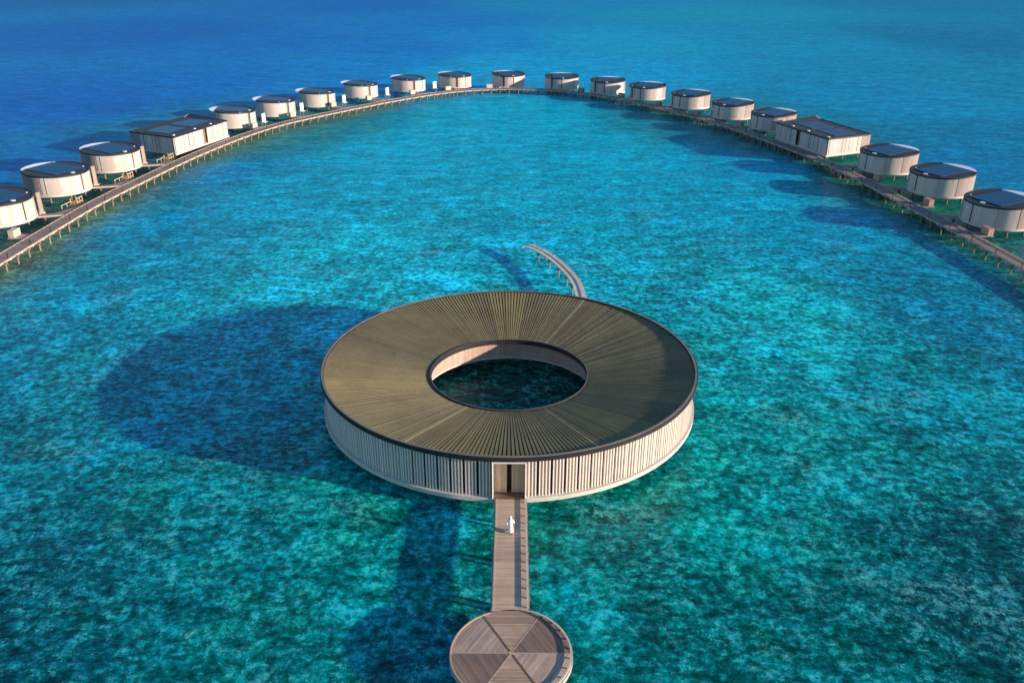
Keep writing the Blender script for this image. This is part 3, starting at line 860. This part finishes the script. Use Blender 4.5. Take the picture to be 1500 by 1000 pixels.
# ---------------------------------------------------------------- the two long rectangular villas
def long_villa(Q, base, label, flip):
    """Q: A (outer near), B (front, by walkway), C (far, by walkway), D (far outer)"""
    A, B, Cc, D = [Vector(q) for q in Q]
    ctr = (A + B + Cc + D) / 4
    root = empty('long_villa', (ctr.x, ctr.y, 0), 0, label, 'villa', 'rectangular villas along the walkway')
    L = [q - ctr for q in (A, B, Cc, D)]
    A, B, Cc, D = L
    zt = 5.30
    def ccw(p):
        ar = sum(a[0] * b[1] - b[0] * a[1] for a, b in zip(p, p[1:] + p[:1]))
        return p if ar > 0 else p[::-1]
    def inset(p, d):
        c = sum((Vector(q) for q in p), Vector((0, 0))) / len(p)
        return [tuple(Vector(q) + (c - Vector(q)).normalized() * d) for q in p]
    # the walkway side steps back behind the entrance at mid length
    f = .52
    M1 = B.lerp(Cc, f); inward = ((A - B).normalized())
    M2 = M1 + inward * .7
    M3 = B.lerp(Cc, f + .07) + inward * .7
    C2 = Cc
    M4 = B.lerp(Cc, f + .07)
    D1 = A.lerp(D, .80)
    foot = [tuple(A), tuple(B), tuple(M1), tuple(M2), tuple(M3), tuple(M4), tuple(C2), tuple(D)]
    outline = inset(foot, .10)
    fl = ccw([tuple(q) for q in (A, B, Cc, D)])
    MB().prism(fl, 1.08, 1.50).build('floor_slab', M['slab'], root, smooth=0)
    # walls as slabs standing on the edge
    def wl(name, p, q, m, z0=1.503, z1=5.2, th=.16, outn=0.0):
        p = Vector(p); q = Vector(q); d = (q - p).normalized(); n = Vector((-d.y, d.x))
        mid = (p + q) / 2
        if n.dot(mid) > 0: n = -n
        p = p - n * outn; q = q - n * outn
        poly = [tuple(p), tuple(q), tuple(q + n * th), tuple(p + n * th)]
        ln = (q - p).length
        mb = MB()
        pc = ccw(poly)
        mb.prism(pc, z0, z1)
        return mb.build(name, m, root, smooth=0)
    i = .12
    def pt(a, b, t, ins=.12):
        v = a.lerp(b, t); c = -v.normalized(); return v + c * ins
    # near end facade A-B : board wall, dark slots, pinkish screen at its outer fifth
    sp_ = .22
    wl('end_wall', pt(A, B, sp_), pt(A, B, .985), M['villa_wall'])
    wl('terrace_screen', pt(A, B, 0.01), pt(A, B, sp_ - .005), M['screen'])
    for t in (.30, .50, .575, .66, .955):
        a = pt(A, B, t - .006, .10); b = pt(A, B, t + .006, .10)
        wl('wall_slot', a, b, M['dark'] if t in (.30, .955) else M['pinkslot'], 1.7, 5.1, .05)
    # walkway facade
    wl('long_wall', pt(B, Cc, .012), pt(B, Cc, f - .004), M['villa_wall'])
    wl('long_wall', pt(B, Cc, f + .074), pt(B, Cc, .99), M['villa_wall'])
    a = pt(B, Cc, f) + inward * .6; b = pt(B, Cc, f + .07) + inward * .6
    wl('door', a, b, M['door'], 1.503, 5.1, .12)
    for t in (.17, .25, .335, .70, .79, .90):
        a = pt(B, Cc, t - .0035, .10); b = pt(B, Cc, t + .0035, .10)
        wl('wall_slot', a, b, M['dark'], 1.7, 5.1, .05)
    wl('far_wall', pt(Cc, D, .02), pt(Cc, D, .98), M['villa_wall'])
    wl('sea_wall', pt(D, A, .02), pt(D, A, .98), M['glass'])
    # roof: flat part, and the fin rising along the far edge
    rf = ccw([tuple(A), tuple(B), tuple(Cc), tuple(D1.lerp(D, .55))])
    MB().prism(rf, 5.203, 5.42).build('roof', M['roof_dark'], root, smooth=0)
    ed = MB()
    for p, q in ((A, B), (B, Cc), (A, D1.lerp(D, .55))):
        d = (q - p); ln = d.length; a = math.atan2(d.y, d.x); m_ = (p + q) / 2
        ed.box((m_.x, m_.y, 5.36), (ln - .1, .14, .34), a)
    ed.build('roof_rim', M['rim'], root, smooth=0)
    # raised wedge towards the far outer corner
    Dn = D1.lerp(D, .55)
    w3 = [tuple(Dn.lerp(Cc, .02)), tuple(Cc), tuple(D)]
    zz = {0: 5.45, 1: 5.45, 2: 6.0}
    ar = sum(a[0] * b[1] - b[0] * a[1] for a, b in zip(w3, w3[1:] + w3[:1]))
    idx = [0, 1, 2] if ar > 0 else [2, 1, 0]
    pl = [w3[j] for j in idx]
    MB().prism(pl, [5.22, 5.22, 5.22], [zz[j] for j in idx]).build('roof_fin', M['rim'] if not flip else M['roof_dark'], root, smooth=0)
    dv = (Dn - D)
    pm = D + (D - Cc).normalized() * .06
    # white end face of the fin
    e0, e1 = D, Dn
    n = Vector((-(e1 - e0).normalized().y, (e1 - e0).normalized().x))
    if n.dot((e0 + e1) / 2) < 0: n = -n
    q = [e0 + n * .03, e1 + n * .03, e1 + n * .15, e0 + n * .15]
    arr = sum(a[0] * b[1] - b[0] * a[1] for a, b in zip(q, q[1:] + q[:1]))
    zs = [5.97, 5.44, 5.44, 5.97]
    if arr < 0: q = q[::-1]; zs = zs[::-1]
    MB().prism([tuple(v) for v in q], 4.9, zs).build('fin_face', M['canopy'], root, smooth=0)
    # solar fields, two blocks
    for (u0, u1) in ((.10, .44), (.52, .90)):
        rows = 6
        for r_ in range(rows):
            v0 = .16 + .50 * r_ / rows; v1 = v0 + .50 / rows - .012
            def W(u, v):
                e_ = B.lerp(Cc, u); o_ = A.lerp(Dn, u); return tuple(e_.lerp(o_, v + .12))
            MB().prism(ccw([W(u0, v0), W(u1, v0), W(u1, v1), W(u0, v1)]), 5.44, 5.52).build('solar_panel', M['solar'], root, smooth=0)
    for u in (.08, .45, .75):
        e_ = B.lerp(Cc, u).lerp(A.lerp(Dn, u), .10)
        MB().cyl((e_.x, e_.y), .34, 5.40, 5.58, 14).build('skylight', M['white'], root)
    for u in (.08, .36, .64, .92):
        for v in (.14, .5, .86):
            q = B.lerp(Cc, u).lerp(A.lerp(D, u), v)
            MB().cyl((q.x, q.y), .17, -1.0, 1.08, 10).build('pile', M['pile'], root)
M['pinkslot'] = plain('brown_slot', (.20, .14, .11), .6, .1)
long_villa([(-94.9, 210.4), (-81.3, 203.2), (-75.6, 226.4), (-88.0, 233.3)], 0, 'long rectangular white villa with a dark roof on the left arm of the walkway', False)
long_villa([(88.9, 210.6), (76.0, 204.2), (69.8, 226.3), (82.7, 234.4)], 0, 'long rectangular villa with dark roof and white fin tip, right arm of the walkway', True)
# entrance pads of the long villas
for (c, rz, lab) in (((-74.8, 219.6), R(74), 'plank landing in front of the left rectangular villa doorway'), ((70.9, 218.6), R(106), 'plank landing in front of the right rectangular villa doorway')):
    root = empty('entrance_landing', (c[0], c[1], 0), rz, lab, 'deck', 'access decks between walkway and villas')
    MB().box((0, 0, 1.12), (6.4, 2.2, .14)).build('deck', M['pad'], root)
    MB().box((0, 0, .96), (6.2, .2, .16)).build('joist', M['pile'], root)
    for s_ in (-2.4, 2.4): MB().cyl((s_, 0), .14, -1.0, .88, 10).build('pile', M['pile'], root)

# ---------------------------------------------------------------- small things along the walkway
def wbox(x, y, rz, size, m, label):
    root = empty('storage_box', (x, y, 1.2), rz, label, 'storage box', 'timber boxes beside the walkway')
    sx, sy, sz = size
    MB().box((0, 0, sz / 2 + .01), (sx, sy, sz)).build('cabinet', m, root, smooth=0)
    MB().box((0, 0, sz + .045), (sx + .1, sy + .1, .06)).build('lid', M['kerbl'] if m is M['boxw'] else M['boxr'], root, smooth=0)
def tang(x, y):
    i = min(range(1, len(WPATH) - 1), key=lambda k_: math.dist(WPATH[k_], (x, y)))
    return math.atan2(WPATH[i + 1][1] - WPATH[i - 1][1], WPATH[i + 1][0] - WPATH[i - 1][0]), WPATH[i]
BX = [(-85.17, 138.2, 0, 'villa cut off by the left edge'), (-72.74, 239.5, 0, 'villa just beyond the left rectangular one'), (-66.3, 257.5, 0, 'second round villa beyond the left rectangular one'),
      (-57.8, 276.8, 0, 'third round villa beyond the left rectangular one'), (-48.6, 291.3, 0, 'fourth round villa beyond the left rectangular one'), (-35.4, 304.6, 0, 'second villa left of the apex'),
      (-23.6, 315.0, 0, 'brown-doored villa next left of the apex'), (-8.7, 320.5, 0, 'farthest villa at the apex'), (15.5, 316.9, 0, 'villa next right of the apex'),
      (24.2, 311.8, 1, 'right edge of the villa next right of the apex'), (37.5, 299.5, 1, 'second villa right of the apex'), (47.0, 281.5, 1, 'third villa right of the apex'), (56.4, 263.8, 1, 'fourth villa right of the apex'),
      (65.3, 245.5, 1, 'fifth villa right of the apex'), (79.3, 180.8, 1, 'villa just in front of the right rectangular one'), (81.3, 160.8, 1, 'second villa in front of the right rectangular one'), (83.0, 141.7, 1, 'villa cut off by the right edge')]
for (x, y, red, lab) in BX:
    a, p = tang(x, y)
    d = math.dist((x, y), p)
    if d < 2.4:      # keep clear of the deck
        k_ = 2.4 / max(d, .1); x = p[0] + (x - p[0]) * k_; y = p[1] + (y - p[1]) * k_
    wbox(x, y, a, (2.2, .95, 1.15), M['boxr'] if red else M['boxw'], ('reddish' if red else 'pale') + ' timber box by the ' + lab)
    # ledge under it, tied to the walkway
    ux, uy = (p[0] - x), (p[1] - y); un_ = math.hypot(ux, uy); dd = max(un_ - 1.37, .5)
    cxx = x + ux / un_ * (dd / 2 - .3); cyy = y + uy / un_ * (dd / 2 - .3)
    o = MB().box((0, 0, 1.12), (2.6, dd + .62, .14)).build('box_ledge', M['pad'], None, smooth=0)
    o.location = (cxx, cyy, -.006); o.rotation_euler = (0, 0, a)
    sset(o, 'plank ledge for the box, ' + lab, 'ledge', 'ledges under the timber boxes')

M['screenw'] = plain('screen_paint', (.60, .58, .55), .6, .06, 1)
SCN = [(-88.0, 152.8, 'villa cut off by the left edge'), (-87.6, 174.3, 'second villa of the left arm'), (-85.5, 194.7, 'third villa of the left arm'), (-72.2, 248.0, 'villa just beyond the left rectangular one'),
       (-65.6, 267.3, 'second round villa beyond the left rectangular one'), (-55.6, 284.4, 'third round villa beyond the left rectangular one'), (-43.7, 301.5, 'fourth round villa beyond the left rectangular one'), (-28.6, 317.6, 'second villa left of the apex')]
for i, (x, y, lab) in enumerate(SCN):
    w_ = 1.5 if i > 2 else .75
    a, p = tang(x, y)
    root = empty('privacy_screen', (x, y, 0), a if i > 2 else R(37), 'white upright screen by the ' + lab, 'screen', 'white privacy screens by the villas')
    MB().box((0, 0, 2.5 if i > 2 else 3.2), (w_, .16, 2.4 if i > 2 else 3.7)).build('screen_panel', M['screenw'] if i > 2 else M['pad'], root, smooth=0)
    MB().box((0, 0, 1.25), (w_ + .3, 1.3, .18)).build('base', M['slab'], root, smooth=0)
    for s_ in (-1.0, .6): MB().cyl((s_ * w_ * .6, 0), .13, -1.0, 1.16, 10).build('pile', M['pile'], root)

LD = [(-85.6, 161.5, 'second villa of the left arm'), (-84.1, 182.0, 'third villa of the left arm'), (-82.4, 203.6 - 2.2, 'near corner of the left rectangular villa')]
for (x, y, lab) in LD:
    a, p = tang(x, y)
    root = empty('service_stair', (x, y, 0), a, 'raw timber water stair below the ' + lab, 'stair', 'timber water stairs beside the left arm')
    MB().box((0, .1, .98), (2.1, 1.5, .12)).build('stair_landing', M['timber'], root, smooth=0)
    for j in range(4): MB().box((-1.3 - j * .38, .1, .82 - j * .2), (.42, 1.3, .07)).build('tread', M['timber'], root, smooth=0)
    for (px, py) in ((-.95, -.55), (.95, -.55), (-.95, .75), (.95, .75), (.0, -.55)):
        MB().box((px, py, .62), (.16, .16, 2.4)).build('post', M['timber'], root, smooth=0)
    MB().box((0, -.55, 1.84), (2.2, .12, .1)).build('handrail', M['kerbl'], root, smooth=0)
    MB().box((-2.6, .75, 1.25), (3.6, .09, .09)).build('handrail', M['kerbl'], root, smooth=0)
    for px in (-4.2, -2.4): MB().box((px, .75, .4), (.1, .1, 1.7)).build('post', M['kerbl'], root, smooth=0)

# ---------------------------------------------------------------- the walker
def loft(name, rings, m, parent, n=20):
    """rings: (cx, cy, z, rx, ry)"""
    mb = MB(); P = []
    for (cx, cy, z, rx, ry) in rings:
        P.append([(cx + rx * math.cos(2 * PI * i / n), cy + ry * math.sin(2 * PI * i / n), z) for i in range(n)])
    for a, b in zip(P, P[1:]):
        for i in range(n):
            j = (i + 1) % n; mb.face([a[i], a[j], b[j], b[i]])
    mb.face(P[0][::-1]); mb.face(P[-1])
    return mb.build(name, m, parent, smooth=80)
def skinned(name, verts, edges, radii, m, parent, sub=2, root_i=0):
    me = bpy.data.meshes.new(name); me.from_pydata(verts, edges, []); me.materials.append(m)
    o = bpy.data.objects.new(name, me); C.objects.link(o); o.parent = parent
    o.modifiers.new('skin', 'SKIN')
    if not me.skin_vertices: 
        bm = bmesh.new(); bm.from_mesh(me); bm.verts.layers.skin.verify(); bm.to_mesh(me); bm.free()
    for i, r in enumerate(radii): me.skin_vertices[0].data[i].radius = (r, r)
    me.skin_vertices[0].data[root_i].use_root = True
    s_ = o.modifiers.new('sub', 'SUBSURF'); s_.levels = sub; s_.render_levels = sub
    dg = bpy.context.evaluated_depsgraph_get(); dg.update()
    ev = bpy.data.meshes.new_from_object(o.evaluated_get(dg))
    o.modifiers.clear(); o.data = ev; ev.name = name
    for p in ev.polygons: p.use_smooth = True
    return o
def person():
    root = empty('person', (-.05, 57.25, 1.2), R(4), 'person in a long white robe and white head covering walking along the boardwalk', 'person')
    # facing +y (towards the pavilion), left foot forward, arms slightly out
    V = [(0, 0, .92), (0, 0, 1.10), (0, .01, 1.30), (0, .01, 1.43), (0, .02, 1.52), (0, .03, 1.60), (0, .03, 1.66),
         (.10, 0, .88), (.11, -.09, .50), (.10, -.26, .12), (.10, -.20, .04), (.10, -.10, .025),
         (-.10, 0, .88), (-.11, .17, .50), (-.10, .26, .10), (-.10, .32, .04), (-.10, .44, .03),
         (.17, .01, 1.40), (.27, -.02, 1.14), (.29, .12, .93), (.28, .17, .86),
         (-.17, .01, 1.40), (-.28, .02, 1.14), (-.30, -.06, .90), (-.30, -.06, .82)]
    E_ = [(0, 1), (1, 2), (2, 3), (3, 4), (4, 5), (5, 6), (0, 7), (7, 8), (8, 9), (9, 10), (10, 11), (0, 12), (12, 13), (13, 14), (14, 15), (15, 16), (3, 17), (17, 18), (18, 19), (19, 20), (3, 21), (21, 22), (22, 23), (23, 24)]
    rad = [.13, .125, .14, .10, .05, .075, .085, .09, .065, .045, .04, .035, .09, .065, .045, .04, .035, .06, .045, .036, .03, .06, .045, .036, .03]
    # five fingers per hand, short curled chains rooted in the palm
    for (hx, hy, hz, idx, s_) in ((.28, .17, .86, 20, 1), (-.30, -.06, .82, 24, -1)):
        for f_ in range(5):
            off = (f_ - 2) * .017
            n0 = len(V)
            ln = (.05, .06, .065, .06, .045)[f_]
            V.append((hx + s_ * (.0 if f_ else .02), hy + off, hz - .045)); V.append((hx - s_ * .012, hy + off * 1.1 + (.02 if f_ == 4 else 0), hz - .045 - ln * .8))
            E_ += [(idx, n0), (n0, n0 + 1)]; rad += [.010, .008]
    b = skinned('body', V, E_, rad, M['skin'], root, 2)
    # robe: narrow shoulders, waist, flared swinging hem
    robe = loft('robe', [(0, .02, .15, .24, .30), (0, .02, .16, .255, .315), (0, .02, .40, .225, .25), (0, .01, .70, .20, .19), (0, 0, .95, .185, .155), (0, 0, 1.12, .165, .135), (0, .0, 1.28, .19, .14), (0, .01, 1.39, .20, .12), (0, .01, 1.45, .13, .09), (0, .02, 1.49, .07, .065)], M['robe'], root, 28)
    for s_, el, wr in ((1, (.285, -.02, 1.14), (.31, .11, .95)), (-1, (-.295, .02, 1.14), (-.32, -.05, .92))):
        skinned('sleeve', [(s_ * .15, .01, 1.40), el, wr], [(0, 1), (1, 2)], [.07, .06, .06], M['robe'], root, 2)
    # head covering: cap and drape leaving the face free
    loft('head_covering', [(0, -.055, 1.44, .10, .055), (0, -.045, 1.52, .105, .075), (0, -.03, 1.60, .108, .095), (0, -.0, 1.665, .112, .112), (0, .015, 1.72, .10, .10), (0, .02, 1.755, .055, .06), (0, .02, 1.765, .01, .01)], M['robe'], root, 20)
    f = MB()
    for s_ in (-1, 1): f.box((s_ * .032, .112, 1.635), (.022, .008, .010))
    f.build('eyes', M['shoe'], root, smooth=0)
    f = MB(); f.box((0, .122, 1.60), (.02, .03, .04)); f.build('nose', M['skin'], root, smooth=0)
    f = MB(); f.box((0, .108, 1.565), (.04, .01, .01)); f.build('mouth', M['boxr'], root, smooth=0)
    loft('sandal', [(.10, -.13, .0, .05, .14), (.10, -.13, .035, .05, .14)], M['shoe'], root, 14)
    loft('sandal', [(-.10, .39, .0, .05, .14), (-.10, .39, .035, .05, .14)], M['shoe'], root, 14)
person()
bpy.data.objects['person'].scale = (.95, .95, .95)
